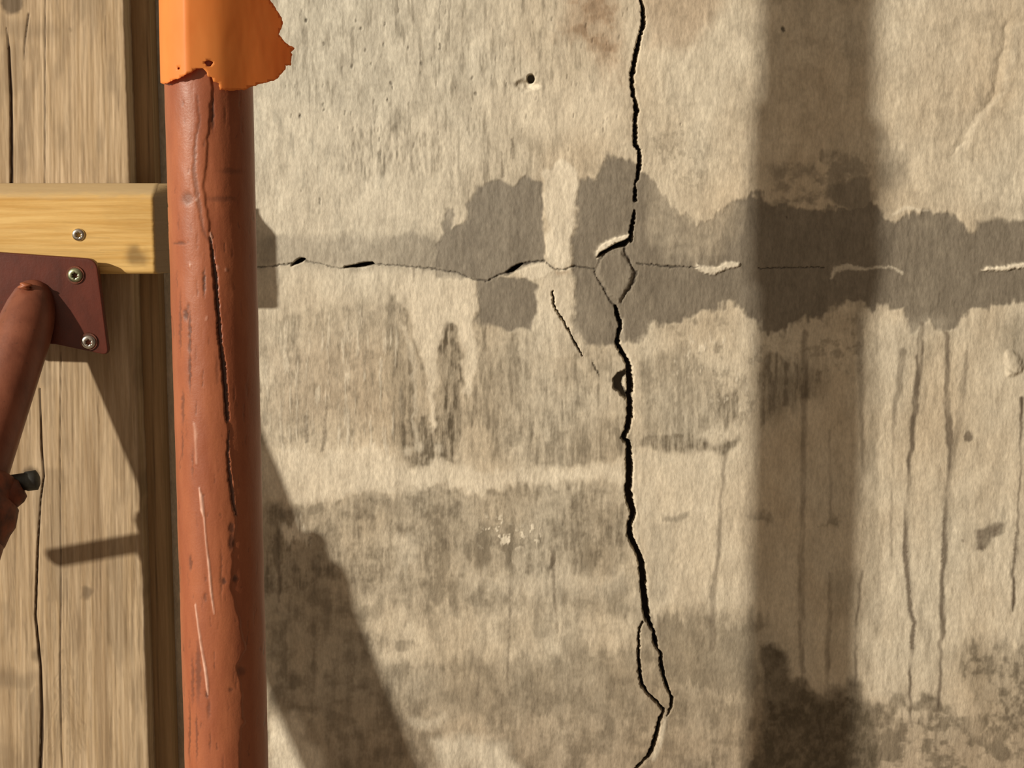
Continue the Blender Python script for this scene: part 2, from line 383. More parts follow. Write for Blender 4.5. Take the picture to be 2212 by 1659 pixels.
    z4 = P([(860,1440),(1000,1420),(1200,1425),(1370,1400),(1480,1500),(1640,1480),(1640,1600),(1300,1560),(1180,1540),(1000,1560),(880,1540)], 34, 'rag')
    g = np.maximum(g, z4 * (.28 + .38 * mot))
    g = np.maximum(g, P([(1390,1330),(1480,1335),(1540,1345),(1640,1340),(1640,1520),(1560,1500),(1460,1480),(1400,1400)], 16, 'rag') * (.46 + .3 * mot))
    g = np.maximum(g, P([(1410,1130),(1460,1125),(1452,1200),(1445,1290),(1402,1300),(1400,1180)], 8, 'soft') * .34)
    g = np.maximum(g, P([(1430,1112),(1450,1118),(1488,1105),(1488,1116),(1462,1128),(1432,1126)], 5, 'fine') * .6)
    g = np.maximum(g, P([(1616,1108),(1640,1104),(1670,1108),(1665,1130),(1630,1126)], 8, 'damp') * .5)
    g = np.maximum(g, P([(1770,1140),(1790,1115),(1808,1112),(1812,1138),(1795,1130)], 8, 'damp') * .55)
    g = np.maximum(g, P([(1690,770),(1790,800),(1780,850),(1660,900),(1640,860)], 34, 'rag') * .5)
    g = np.maximum(g, P([(1650,1500),(1860,1500),(1900,1560),(1900,1760),(1600,1760)], 26, 'damp') * (.62 + .6 * mot2))
    g = np.maximum(g, P([(1640,1400),(1670,1385),(1700,1400),(1712,1470),(1740,1480),(1775,1500),(1850,1465),(1870,1520),(1900,1520),(1900,1760),(1560,1760),(1640,1600)], 13, 'damp') * (.5 + .7 * mot))
    g = np.maximum(g, P([(1790,1260),(1850,1235),(1858,1330),(1810,1330)], 26) * .3)
    g = np.maximum(g, P([(1870,1540),(1890,1520),(1912,1518),(1925,1500),(1955,1500),(1960,1520),(1975,1515),(1990,1495),(2025,1500),(2050,1530),(2080,1560),(2060,1570),(2030,1545),(1985,1540),(1940,1530),(1930,1560),(1890,1560)], 9, 'damp') * (.35 + .6 * mot2))
    g = np.maximum(g, P([(1880,1560),(2080,1540),(2120,1600),(2220,1560),(2500,1560),(2500,1760),(1880,1760)], 20, 'rag') * (.18 + .55 * sstep(.42, .62, mot)))
    g = np.maximum(g, P([(2070,1410),(2110,1380),(2160,1370),(2240,1400),(2500,1400),(2500,1600),(2120,1590),(2100,1500),(2070,1470)], 18, 'rag') * (.3 + .5 * sstep(.4, .65, .5 * mot + .5 * mot2)))
    g = np.maximum(g, P([(2160,700),(2230,670),(2400,670),(2400,780),(2200,790),(2165,760)], 22) * .42)
    g = np.maximum(g, P([(1892,700),(2020,710),(2020,790),(1900,760)], 16, 'rag') * .3)
    g = np.maximum(g, P([(1876,720),(1912,720),(1905,900),(1896,1020),(1902,1200),(1905,1330),(1886,1400),(1882,1520),(1872,1520)], 9, 'soft') * .3)
    g = np.maximum(g, (L([(2190,805,4),(2178,800,5),(2172,790,3)], 4)) * .5)
    # top area: fine grey vertical speckle
    topz = P([(580,-60),(1200,-60),(1330,140),(1180,330),(1160,420),(1000,380),(760,250),(620,330),(590,100)], 60)
    g = np.maximum(g, topz * .42 * sstep(.55, .75, st))
    g = np.maximum(g, P([(736,330),(780,280),(850,265),(960,300),(1000,340),(930,375),(860,380),(770,392),(740,360)], 10, 'soft') * (.14 + .34 * sstep(.5, .68, st)))
    g = np.maximum(g, P([(1000,330),(1180,260),(1182,420),(1080,410),(1010,440)], 30, 'rag') * (.06 + .40 * sstep(.5, .7, st)))
    g = np.maximum(g, P([(1390,290),(1480,250),(1560,330),(1500,420),(1400,360)], 30) * .3 * sstep(.5, .65, mot2))
    g = np.maximum(g, .16 * sstep(.5, .75, mot) * (V < 600))
    right = P([(1900,700),(2500,650),(2500,1500),(1880,1500)], 20)
    g = np.maximum(g, right * (.02 + .22 * sstep(.55, .8, st2)))
    # bright strip keeps clean
    g = g * (1 - .8 * P([(930,596),(1024,602),(1028,700),(1024,800),(1012,860),(1000,850),(1002,760),(988,690),(966,700),(946,760),(941,860),(938,935),(926,925),(922,820),(906,760),(897,705),(880,660),(868,600)], 6, 'soft'))
    strip = P([(556,985),(640,970),(700,985),(800,960),(850,985),(880,1008),(960,1000),(1000,1016),(1180,1008),(1250,1020),(1330,1000),(1348,1000),(1350,1040),(1300,1042),(1140,1038),(1090,1060),(1010,1068),(960,1044),(900,1040),(850,1062),(780,1060),(720,1078),(640,1086),(556,1075)], 10, 'damp')
    clean_r = P([(1376,980),(1440,982),(1530,975),(1560,990),(1600,970),(1640,940),(1640,1290),(1600,1320),(1560,1310),(1440,1300),(1405,1300)], 10, 'soft')
    g = g * (1 - .8 * strip); keep = clean_r * .75
    patch = P([(1410,1130),(1460,1125),(1452,1200),(1445,1290),(1402,1300),(1400,1180)], 8, 'soft')
    g = g * (1 - keep * (1 - patch) * (V < 1330))
    g = np.maximum(g, P([(1430,1112),(1450,1118),(1488,1105),(1488,1116),(1462,1128),(1432,1126)], 5, 'fine') * .6)
    g = np.maximum(g, P([(1606,1112),(1640,1104),(1670,1108),(1665,1130),(1630,1126)], 8, 'damp') * .5)
    a['grime'] = np.clip(g * (1 - .55 * damp), 0, 1)
    # pale: lime streaks, chips, white mortar bits
    q = np.zeros_like(U)
    q = np.maximum(q, P([(1176,370),(1205,345),(1246,372),(1248,440),(1236,490),(1233,560),(1215,580),(1190,572),(1180,540),(1184,470),(1174,430)], 5, 'soft') * .75)
    q = np.maximum(q, P([(1176,590),(1236,585),(1238,690),(1262,742),(1240,765),(1150,770),(1152,715),(1168,660)], 8, 'soft') * .32)
    q = np.maximum(q, strip * (.35 + .25 * mot))
    q = np.maximum(q, P([(1114,588),(1140,572),(1186,566),(1200,585),(1170,600),(1150,606),(1130,598)], 4, 'fine') * .7)
    q = np.maximum(q, P([(930,596),(1024,602),(1028,700),(1024,800),(1012,860),(1000,850),(1002,760),(988,690),(966,700),(946,760),(941,860),(938,935),(926,925),(922,820),(906,760),(897,705),(880,660),(868,600)], 6, 'soft') * .5)
    for c in ([(860,574),(890,576),(940,582),(1000,596),(1024,602),(1028,640),(1026,760),(1018,830),(1000,830),(1000,700),(975,680),(950,720),(940,820),(938,930),(925,920),(925,830),(935,720),(900,690),(860,650)],):
        q = np.maximum(q, P(c, 5, 'soft') * .34)
    q = np.maximum(q, P([(870,700),(895,740),(900,900),(905,960),(895,960),(888,820)], 4, 'soft') * .4)
    lowz = P([(570,700),(860,660),(860,980),(570,980)], 14, 'rag')
    q = np.maximum(q, lowz * .6 * sstep(.54, .76, st))
    q = np.maximum(q, P([(1380,760),(1640,700),(1660,860),(1590,930),(1540,880),(1440,800)], 30) * .7 * sstep(.56, .72, .55 * st + .45 * mot2))
    q = np.maximum(q, P([(1030,1120),(1080,1118),(1110,1150),(1160,1120),(1170,1170),(1110,1190),(1040,1170)], 16, 'soft') * sstep(.56, .66, mot2))
    q = np.maximum(q, P([(610,1130),(640,1136),(670,1155),(672,1168),(625,1170),(606,1150)], 8, 'rag') * .8)
    q = np.maximum(q, P([(850,1165),(900,1150),(902,1230),(860,1235)], 10, 'rag') * .3)
    q = np.maximum(q, P([(1000,1250),(1130,1230),(1360,1240),(1366,1285),(1160,1290)], 24, 'rag') * .3)
    for x, y, rx, ry in ((905,966,10,12),(948,968,9,10),(880,975,8,10)): q = np.maximum(q, B(x, y, rx, ry, .6, 'fine') * .5)
    q = np.maximum(q, P([(584,1560),(640,1540),(662,1600),(700,1640),(720,1760),(584,1760)], 14) * (.7 + .4 * mot))
    q = np.maximum(q, P([(880,1560),(930,1550),(960,1545),(950,1570),(900,1575)], 10) * .35)
    q = np.maximum(q, P([(930,1600),(1000,1590),(1080,1600),(1130,1660),(1160,1760),(1080,1760),(1020,1650),(950,1680)], 18) * .65)
    q = np.maximum(q, P([(1290,560),(1286,545),(1300,526),(1330,512),(1358,505),(1362,512),(1352,520),(1330,526),(1300,545)], 3, 'fine'))
    q = np.maximum(q, P([(1503,580),(1505,570),(1520,575),(1550,576),(1570,564),(1600,568),(1596,578),(1570,580),(1545,593),(1520,590)], 3, 'fine') * .9)
    q = np.maximum(q, L([(2124,584,3),(2134,581,9),(2170,580,10),(2190,575,9),(2215,573,12),(2300,571,9)], 3, 'fine'))
    q = np.maximum(q, L([(1796,600,4),(1805,582,12),(1830,576,14),(1870,582,5),(1890,578,4),(1925,577,4),(1950,590,5)], 3, 'fine') * .62)
    q = np.maximum(q, L([(1935,458,6),(1960,452,9),(2000,456,4)], 4, 'soft') * .6)
    q = np.maximum(q, L([(1372,940,1),(1370,1000,8),(1372,1060,6),(1380,1200,4)], 4) * .5)
    q = np.maximum(q, L([(1344,1000,6),(1342,1060,5)], 4) * .5)
    q = np.maximum(q, L([(1345,690,6),(1346,740,8),(1370,800,6)], 4) * .5)
    q = np.maximum(q, L([(1440,1545,6),(1432,1575,9),(1425,1610,10),(1412,1640,9)], 4) * .55)
    q = np.maximum(q, clean_r * .22)
    q = np.maximum(q, right * .42 * sstep(.45, .75, big) * (1 - sstep(.5, .8, st2)))
    q = np.maximum(q, P([(1130,190),(1150,176),(1170,185),(1160,198),(1135,202)], 4, 'soft') * .6)
    q = np.maximum(q, P([(1040,200),(1160,190),(1340,140),(1352,210),(1330,280),(1200,300),(1040,250)], 26) * .35)
    q = np.maximum(q, P([(560,200),(700,240),(1000,260),(1040,330),(1000,470),(900,500),(560,490)], 30) * .26 * (1 - sstep(.55, .7, st)))
    q = np.maximum(q, L([(2200,60,10),(2170,200,10),(2120,250,12),(2070,330,6)], 10, 'soft') * .35)
    a['pale'] = np.clip(q, 0, 1)
    # brown
    b = P([(1204,80),(1215,30),(1240,-40),(1330,-40),(1340,80),(1344,180),(1310,170),(1285,110),(1250,90),(1200,70)], 26, 'rag') * (.42 + .3 * sstep(.4, .65, mot))
    b = np.maximum(b, P([(1380,-40),(1560,-40),(1550,40),(1480,110),(1400,100)], 24) * .34)
    b = np.maximum(b, sstep(1380, 1700, V) * .35)
    b = np.maximum(b, P([(570,760),(800,720),(840,900),(600,920)], 40) * .2)
    b = np.maximum(b, L([(1198,580,4),(1205,592,8),(1225,588,6)], 5) * .35)
    b = np.maximum(b, P([(2000,-40),(2212,-40),(2160,200),(2030,330),(1960,200)], 50) * .06)
    a['brown'] = b
    a['cool'] = np.clip(sstep(1450, 700, U) * sstep(900, 200, V) * .8, 0, 1)
    # drips
    d = np.zeros_like(U)
    for ln, s_ in ((DRIP1, .75), (DRIP2, .7), (DRIP3, .42), (DRIP4, .45), (DRIP5, .9), (DRIP6, .45), (DRIP7, .42), (DRIP8, .4), (DRIP9, .35), (DRIP10, .55), (DRIP11, .42)):
        d = np.maximum(d, L(ln, 3.5, 'drip') * s_ * np.clip(.25 + 1.5 * vnoise(U / 9, V / 55, 33), .3, 1.15))
    # wetter cores
    for ln in ([(1955,1180,10),(1966,1320,9),(1974,1345,8),(1969,1400,9)], [(2040,1120,6),(2034,1260,7),(2036,1290,7)], [(2196,1150,5),(2190,1215,6)]):
        d = np.maximum(d, L(ln, 3, 'fine') * .85)
    d = np.maximum(d, P([(2106,1145),(2130,1140),(2140,1133),(2150,1128),(2168,1130),(2166,1150),(2150,1160),(2140,1165),(2132,1180),(2122,1190),(2108,1188),(2110,1170)], 5, 'fine') * (.45 + .55 * mot2))
    d = np.maximum(d, B(2091, 943, 8, 12, .3, 'fine') * .75)
    d = np.maximum(d, B(2080, 1168, 4, 4, .5, 'fine') * .5)
    for pts in ([(1100,1270,3),(1102,1340,4),(1098,1400,5),(1096,1480,3)], [(1190,1180,4),(1194,1215,7),(1198,1290,5),(1204,1365,5)], [(1120,760,3),(1124,800,2)], [(705,880,4),(702,940,5),(696,972,7)], [(660,900,8),(662,955,6)], [(601,1150,5),(604,1300,4)], [(720,1180,5),(722,1205,3)], [(634,1160,5),(636,1175,3)], [(670,1160,5),(668,1178,5)], [(893,580,3),(893,610,2)], [(1083,330,4),(1086,380,5)], [(1107,300,5),(1106,340,4)], [(1085,1500,2),(1085,1580,3)], [(1035,1440,3),(1032,1500,4)]):
        d = np.maximum(d, L(pts, 3, 'fine') * .55)
    a['drip'] = np.clip(d, 0, 1)
    # open cracks and holes
    v = np.zeros_like(U); cr = []
    for ln in (CRACK, CRACK2, CRACK3, FORK_R, FORK_L, TAIL, CR_B): cr.append(L(ln, 1.6, 'fine', 1.0))
    cr.append(P(LENS, 2, 'none'))
    cr += [L([(630,573,2),(640,567,7),(650,562,9),(657,560,3)], 2), L([(745,577,2),(768,575,6),(785,572,9),(803,569,6),(808,570,1)], 2), L([(1096,588,2),(1108,582,9),(1118,576,7),(1128,570,2)], 2)]
    cr[6] = L(CR_B, 1.4, 'fine', .62) * .75
    big_c = np.maximum.reduce(cr)
    fine_c = np.maximum.reduce([L(ln, 1.6, 'fine', .9) for ln in (FRAG_L, FRAG_R, CR_C, SEAM, SEAM2, SEAM3, SEAM4)])
    hole = np.maximum(B(1147, 170, 8.5, 9.5, .15, 'none'), P([(1352,798),(1334,806),(1325,818),(1326,838),(1340,852),(1352,862),(1356,850),(1344,835),(1346,815),(1355,808)], 2.5, 'fine'))
    a['_big'] = big_c; a['_fine'] = fine_c; a['_hole'] = hole
    pits = np.zeros_like(U)
    for x, y, r in ((661,43,3.6),(648,250,4),(700,93,3),(770,45,2.5),(780,62,3),(790,108,3.2),(830,95,3),(832,52,2.5),(911,137,3.2),(951,105,3),(952,98,2.5),(882,104,3),(760,143,3),(802,138,2.5),(845,180,3),(848,190,2.5),(838,216,2.8),(698,226,2.6),(699,237,2.5),(691,432,2.5),(691,439,2.5),(1020,168,3),(1028,202,3),(651,413,1.8),(1692,63,4),(1470,268,2),(1700,470,2)):
        pits = np.maximum(pits, B(x, y, r * .75, r * 1.5, .6, 'fine') * (.95 if r > 3.5 else .6))
    _rg = np.random.RandomState(3)
    for _ in range(90):
        x = _rg.uniform(600, 1360); y = _rg.uniform(0, 330); r = _rg.uniform(1.2, 2.4)
        pits = np.maximum(pits, L([(x, y, r), (x - r * .6, y + r * 4, r)], 1.2) * _rg.uniform(.25, .6))
    a['_pits'] = pits
    a['void'] = np.clip(np.maximum.reduce([sstep(.3, .9, big_c), fine_c * .7, hole * .85, pits * .8]), 0, 1)
    return a
def wall_disp(p, X, Z, a):
    U, V = p.U, p.V
    y = -(.0022 * (fbm(U / 160, V / 160, 41, 3) - .5) + .0012 * (fbm(U / 40, V / 60, 43, 3) - .5) + .0007 * (fbm(U / 9, V / 24, 47, 3) - .5))
    y += .00035 * a['pale'] * -1
    rough = p.poly([(736,330),(780,280),(850,265),(960,300),(1000,340),(930,375),(860,380),(770,392),(740,360)], 10)
    y += .0014 * rough * (fbm(U / 9, V / 22, 51, 2) - .4)
    # smooth mortar band lies a touch deeper than the plaster
    y += .0007 * a['damp']
    # pieces of loose plaster
    frag = p.poly([(1296,556),(1312,548),(1340,545),(1364,575),(1366,592),(1356,620),(1336,652),(1326,645),(1308,622),(1290,590)], 5, 'fine')
    y -= .0022 * frag
    lip = p.poly([(1288,556),(1284,545),(1300,526),(1330,512),(1358,503),(1364,510),(1352,520),(1330,526),(1300,545)], 3, 'fine')
    y -= .0035 * lip
    y -= .0018 * p.poly([(1503,580),(1505,570),(1520,575),(1550,576),(1570,564),(1600,568),(1596,578),(1570,580),(1545,593),(1520,590)], 4, 'fine')
    y -= .0022 * p.line([(2124,584,5),(2134,581,9),(2170,580,10),(2190,575,9),(2215,573,12),(2300,571,9)], 4, 'fine')
    y -= .003 * p.blob(2187, 785, 15, 22, .5)
    y += .004 * p.blob(1135, 184, 18, 12, .7)
    y += .0016 * p.line([(2175,60,8),(2150,200,12),(2110,250,10),(2060,340,8)], 14, 'soft')
    # the left lip of the open crack stands slightly proud
    y += .014 * a['_big'] + .0016 * a['_fine'] + .010 * a['_hole'] + .0012 * a['_pits']
    for k in ('_big', '_fine', '_hole', '_pits'): a.pop(k)
    return y
xs = spaced(-1.6, W(330, 1659, 0)[0] - .02, .53, 1.8, .00078, .03)
zs = spaced(0.0, .80, 1.585, 2.7, .00078, .03)
wall = slab('wall_back', xs, zs, 0.0, .25, M_wall, wall_disp, wall_masks)
tag(wall, 'cracked, damp-stained plaster wall', kind='structure')
bm = bmesh.new(); bmesh.ops.create_cube(bm, size=1, matrix=Matrix.Translation((0.1, -2.7, -.05)) @ Matrix.Diagonal((3.4, 5.9, .1, 1)))
fl = from_bm('floor', bm, M_concrete, smooth=False); tag(fl, 'grey concrete floor', kind='structure')

# ------------------------------------------------------------------ boards
Y1 = -.052; Y1B = -.027; Y2B = -.0015
def board_masks(p, X, Z):
    U, V = p.U, p.V
    c = np.maximum.reduce([
        p.line([(14,60,1),(20,110,4),(24,200,6),(25,300,7),(25,400,7),(26,560,5)], 1.5, 'none') ,
        p.line([(98,-40,2),(97,200,2.5),(97,400,2),(99,560,2)], 1.5) * .75,
        p.line([(62,30,4),(54,90,3),(52,130,1)], 1.5) * .7,
        p.line([(132,760,2),(130,1000,2),(132,1300,4),(130,1420,4),(132,1560,3.5),(134,1659,2)], 1.3, scale=.8) * .75,
        p.line([(86,840,3),(90,960,4),(95,1030,4),(88,1080,3),(82,1180,4),(77,1330,5),(88,1440,5),(91,1530,6),(90,1600,8),(86,1700,7)], 1.5) * .95])
    rg = np.random.RandomState(5)
    for _ in range(46):
        x = rg.uniform(-120, 315); y = rg.uniform(0, 1650); h = rg.uniform(30, 130)
        c = np.maximum(c, p.line([(x, y, .5), (x + rg.uniform(-3, 3), y + h / 2, rg.uniform(1.5, 3.5)), (x + 2, y + h, .5)], 1.6) * rg.uniform(.2, .5))
    s = p.blob(26, 4, 25, 27, .25, 'fine') * 1.0
    s = np.maximum(s, p.blob(66, 1028, 21, 19, .4, 'fine') * .9)
    s = np.maximum(s, p.blob(187, 1282, 11, 13, .5) * .7)
    s = np.maximum(s, p.blob(82, 1415, 12, 18, .5) * .6)
    s = np.maximum(s, p.blob(148, 65, 6, 6, .6) * .5)
    s = np.maximum(s, p.blob(28, 1470, 60, 22, .6) * .5)
    s = np.maximum(s, p.poly([(60,1500),(85,1480),(86,1659),(40,1700)], 14, 'rag') * .5)
    s = np.maximum(s, p.poly([(0,30),(120,55),(150,80),(60,90),(0,80)], 22) * .4)
    s = np.maximum(s, p.poly([(95,1010),(135,1015),(150,1200),(150,1300),(110,1300),(100,1200)], 8, 'soft') * .32)
    s = np.maximum(s, sstep(.5, .72, fbm(U / 40, V / 150, 67, 4, .6)) * .38)
    for x, y, r in ((118,1540,.5), (158,1560,.4)):
        s = np.maximum(s, p.line([(x, 1659, 5), (x + 6, 1580, 5), (134, 1500, 4)], 3) * r)
    # arched growth rings
    for k in range(4):
        s = np.maximum(s, p.line([(134 - 14 - 9 * k, 1659, 3), (134 - 8 - 6 * k, 1590 - 25 * k, 3), (134, 1520 - 40 * k, 3), (134 + 12 + 6 * k, 1570 - 25 * k, 3), (134 + 26 + 9 * k, 1640 - 10 * k, 3)], 2.5, 'soft') * .35)
    g = fbm(U / 5, V / 120, 61, 4, .6)
    s = np.maximum(s, sstep(.55, .8, g) * (.25 + .2 * sstep(900, 1400, V)))
    return {'crack': np.clip(c, 0, 1), 'stain': np.clip(s, 0, 1)}
def board_disp(p, X, Z, a):
    U, V = p.U, p.V
    y = .0022 * a['crack'] ** 2 + .0009 * (fbm(U / 4, V / 160, 71, 3) - .5)
    e = X.max() - X
    return y + .0015 * (1 - np.clip(e / .0022, 0, 1)) ** 2
xr = W(296, 829, Y1)[0]
bxs = np.unique(np.concatenate([spaced(xr - .26, W(-20, 829, Y1)[0], xr, xr, .0009, .01)]))
bzs = spaced(.004, .80, 1.585, 2.45, .0011, .03)
brd = slab('timber_board', bxs, bzs, Y1, Y1B, M_board, board_disp, board_masks,
           xwarp=lambda X, Z: np.where(X > xr - .004, .0016 * (fbm(Z * 60, Z * 0, 81, 3) - .5), 0))
tag(brd, 'wide weathered grey-brown board with long splits, behind the yellow batten', 'board')
xr2 = W(348, 829, Y1B)[0]
def b2_masks(p, X, Z):
    c = p.line([(318,0,2),(322,400,3),(345,1659,2)], 2) * .6
    return {'crack': c}
brd2 = slab('timber_board', spaced(xr2 - .20, xr2 - .05, xr2, xr2, .0015, .02), spaced(.004, .80, 1.585, 2.45, .003, .05), Y1B + .0004, Y2B, M_back_board, None, b2_masks)
tag(brd2, 'brown board in shade behind the wide board, only its right-hand strip showing', 'board')

# batten
YB = -.082
zt = W(300, 428, YB)[2]; zb = W(300, 592, YB)[2]; zw = W(300, 396, YB + .016)[2]
xb = W(337, 520, YB)[0]
def batten_masks(p, X, Z):
    U, V = p.U, p.V
    c = np.zeros_like(U)
    rg = np.random.RandomState(9)
    for _ in range(26):
        x = rg.uniform(-60, 300); y = rg.uniform(435, 590); h = rg.uniform(30, 130)
        c = np.maximum(c, p.line([(x, y, .5), (x + h / 2, y + 1, rg.uniform(1, 2.5)), (x + h, y + 2, .5)], 1.6) * rg.uniform(.1, .3))
    s = sstep(434, 412, V + 10 * (fbm(U / 20, V / 8, 83, 2) - .5)) * .85
    s2 = p.blob(292, 556, 22, 18, .6) * .55 + p.poly([(225,440),(335,440),(330,500),(230,490)], 16) * .08
    s3 = p.blob(170, 508, 20, 20, .3) * .15
    return {'crack': np.clip(np.maximum(c, s2), 0, 1), 'stain': np.clip(s, 0, 1)}
def batten_disp(p, X, Z, a):
    t = np.clip((Z - zt) / (zw - zt), 0, 1)
    y = .019 * t ** 1.6
    b = np.clip((zb + .003 - Z) / .003, 0, 1); y = y + .0024 * b ** 2
    e = np.clip((X - (xb - .004)) / .004, 0, 1); y = y + .003 * e ** 2
    return y + .0005 * (fbm(p.U / 120, p.V / 5, 85, 3) - .5)
bat = empty('timber_batten', (xb - .3, YB, zb)); tag(bat, 'light yellow pine batten screwed level across the weathered board', 'batten')
slab('batten_body', spaced(xb - .52, xb - .17, xb, xb, .0009, .01), np.linspace(zb, zw, 110), YB, Y1 - .0012, M_batten, batten_disp, batten_masks,
     xwarp=lambda X, Z: np.where(X > xb - .003, .0006 * (fbm(Z * 300, Z * 0, 87, 2) - .5), 0),
     yback=lambda x, z: np.where(x > xb - .004, .016, 0.0), parent=bat)

def screw_head(name, center, normal, r, mat, parent, recess=.42, lobes=6, h=.0025, dome=.6):
    """round screw or bolt head with a lobed driver recess"""
    bm = bmesh.new(); n = 48
    rings = []
    def ring(fr, z, lobed=0.0):
        out = []
        for i in range(n):
            t = 2 * math.pi * i / n
            q = fr * r * (1 + lobed * math.cos(lobes * t))
            out.append(bm.verts.new((q * math.cos(t), q * math.sin(t), z)))
        rings.append(out)
    ring(.92, -.004); ring(1.0, 0); ring(.98, h * .35); ring(.86, h * .78); ring(.65, h * .95); ring(recess * 1.05, h, .12)
    ring(recess, h * .9, .16); ring(recess * .92, -h * .6, .16); ring(.02, -h * .7)
    for a, b in zip(rings[:-1], rings[1:]):
        for i in range(n): bm.faces.new((a[i], a[(i + 1) % n], b[(i + 1) % n], b[i]))
    bm.faces.new(rings[-1]); bm.faces.new(rings[0][::-1])
    q = Vector(normal).to_track_quat('Z', 'X')
    bm.transform(Matrix.Translation(Vector(center)) @ q.to_matrix().to_4x4())
    return from_bm(name, bm, mat, parent)
c = W(170, 507, YB); sh = screw_head('wood_screw', (c[0], YB - .0002, c[2]), (0.15, -1, -.12), .0058, M_zinc, bat, .40); tag(sh, 'small silver screw')

# ------------------------------------------------------------------ brace
YP = YB - .010
def poly_plate(name, pts, y0, y1, mat, parent, rad=8, bev=.0012):
    P2 = []
    n = len(pts)
    for i in range(n):
        p0 = Vector(pts[i - 1][:2]); p1 = Vector(pts[i][:2]); p2 = Vector(pts[(i + 1) % n][:2])
        r = pts[i][2] if len(pts[i]) > 2 else rad
        a = p1 + (p0 - p1).normalized() * r; b = p1 + (p2 - p1).normalized() * r
        for k in range(7):
            t = k / 6; P2.append(a * (1 - t) ** 2 + p1 * 2 * t * (1 - t) + b * t * t)
    bm = bmesh.new(); f = []; b_ = []
    for q in P2:
        w0 = W(q.x, q.y, y0); f.append(bm.verts.new(w0)); b_.append(bm.verts.new((w0[0], y1, w0[2])))
    n = len(P2)
    bm.faces.new(f); bm.faces.new(b_[::-1])
    for i in range(n): bm.faces.new((f[i], b_[i], b_[(i + 1) % n], f[(i + 1) % n]))
    bmesh.ops.recalc_face_normals(bm, faces=bm.faces)
    es = [e for e in bm.edges if abs(e.verts[0].co.y - e.verts[1].co.y) < 1e-6]
    bmesh.ops.bevel(bm, geom=es, offset=bev, segments=3, affect='EDGES', profile=.6)
    o = from_bm(name, bm, mat, parent, smooth=True)
    return o
A = Vector(W(56, 702, -.110)); Bp = Vector(W(-71, 1100, -.195))
dr = (Bp - A).normalized()
foot = A + dr * ((A.z - .02) / -dr.z)
brace = empty('steel_brace', (foot.x, foot.y, 0.0))
tag(brace, 'dark red steel push-pull brace bolted below the yellow batten, leaning down out of frame', 'brace')
poly_plate('head_plate', [(-100,538,10),(208,560,22),(235,768,16),(120,744,3),(-75,738,12)], YP - .008, YP, M_dark_paint, brace)
# spacer packs between plate and board
poly_plate('packing', [(-70,612,4),(150,618,4),(170,735,4),(-60,725,4)], YP + .0002, Y1 - .0008, M_dark_paint, brace, bev=.0005)
def tube_between(name, p0, p1, prof, mat, parent, n=64, attrs=None, caps=True, wob=0):
    """prof: list of (t metres from p0, radius)"""
    d = (Vector(p1) - Vector(p0)).normalized(); q = d.to_track_quat('Z', 'Y'); bm = bmesh.new(); R = []
    for t, r in prof:
        R.append([bm.verts.new(Vector(p0) + d * t + q @ Vector((r * math.cos(2 * math.pi * i / n), r * math.sin(2 * math.pi * i / n), 0))) for i in range(n)])
    for a, b in zip(R[:-1], R[1:]):
        for i in range(n): bm.faces.new((a[i], a[(i + 1) % n], b[(i + 1) % n], b[i]))
    if caps: bm.faces.new(R[0][::-1]); bm.faces.new(R[-1])
    return from_bm(name, bm, mat, parent)
RB = .0245
Lb = (foot - A).length
# the head end is forged down into a rounded nose that meets the plate
bm = bmesh.new(); n = 64; R = []
q = dr.to_track_quat('Z', 'Y')
for t, r in [(-.043, .004), (-.0415, .009), (-.037, .0142), (-.029, .0184), (-.017, .0217), (-.004, .0237), (.01, RB), (.05, RB), (.10, RB), (.15, RB), (.21, RB), (.4, RB), (.8, RB), (Lb - .02, RB)]:
    R.append([bm.verts.new(A + dr * t + q @ Vector((r * math.cos(2 * math.pi * i / n), r * math.sin(2 * math.pi * i / n), 0))) for i in range(n)])
for a_, b_ in zip(R[:-1], R[1:]):
    for i in range(n): bm.faces.new((a_[i], a_[(i + 1) % n], b_[(i + 1) % n], b_[i]))
bm.faces.new(R[0][::-1]); bm.faces.new(R[-1])
for v in bm.verts:      # keep the nose from poking through the plate
    if v.co.y > YP - .004: v.co.y = YP - .004
from_bm('inner_tube', bm, M_tube_paint, brace)
# small bump on the nose, in lighter paint to mimic a highlight
tb = W(54, 618, YP - .0225)
bm = bmesh.new(); bmesh.ops.create_uvsphere(bm, u_segments=24, v_segments=14, radius=1)
for v in bm.verts: v.co = Vector((tb[0] + v.co.x * .0055 + .0015 * math.sin(v.co.z * 5), YP - .0225 + v.co.y * .0045, tb[2] + v.co.z * .0034))
from_bm('highlight_bead', bm, M_paint, brace)
for px, py, m in ((163, 594, M_zinc_green), (192, 738, M_zinc), (-58, 575, M_zinc), (-50, 712, M_zinc)):
    c = W(px, py, YP - .008)
    s_ = screw_head('bolt', (c[0], YP - .0083, c[2]), (.1, -1, -.1), .0066, m, brace, .38, h=.0036)
    ws = bmesh.new(); bmesh.ops.create_cone(ws, cap_ends=True, segments=40, radius1=.0082, radius2=.0078, depth=.0012, matrix=Matrix.Translation((c[0], YP - .0087, c[2])) @ Matrix.Rotation(math.pi / 2, 4, 'X'))
    w_ = from_bm('washer', ws, M_rust, brace, smooth=False)
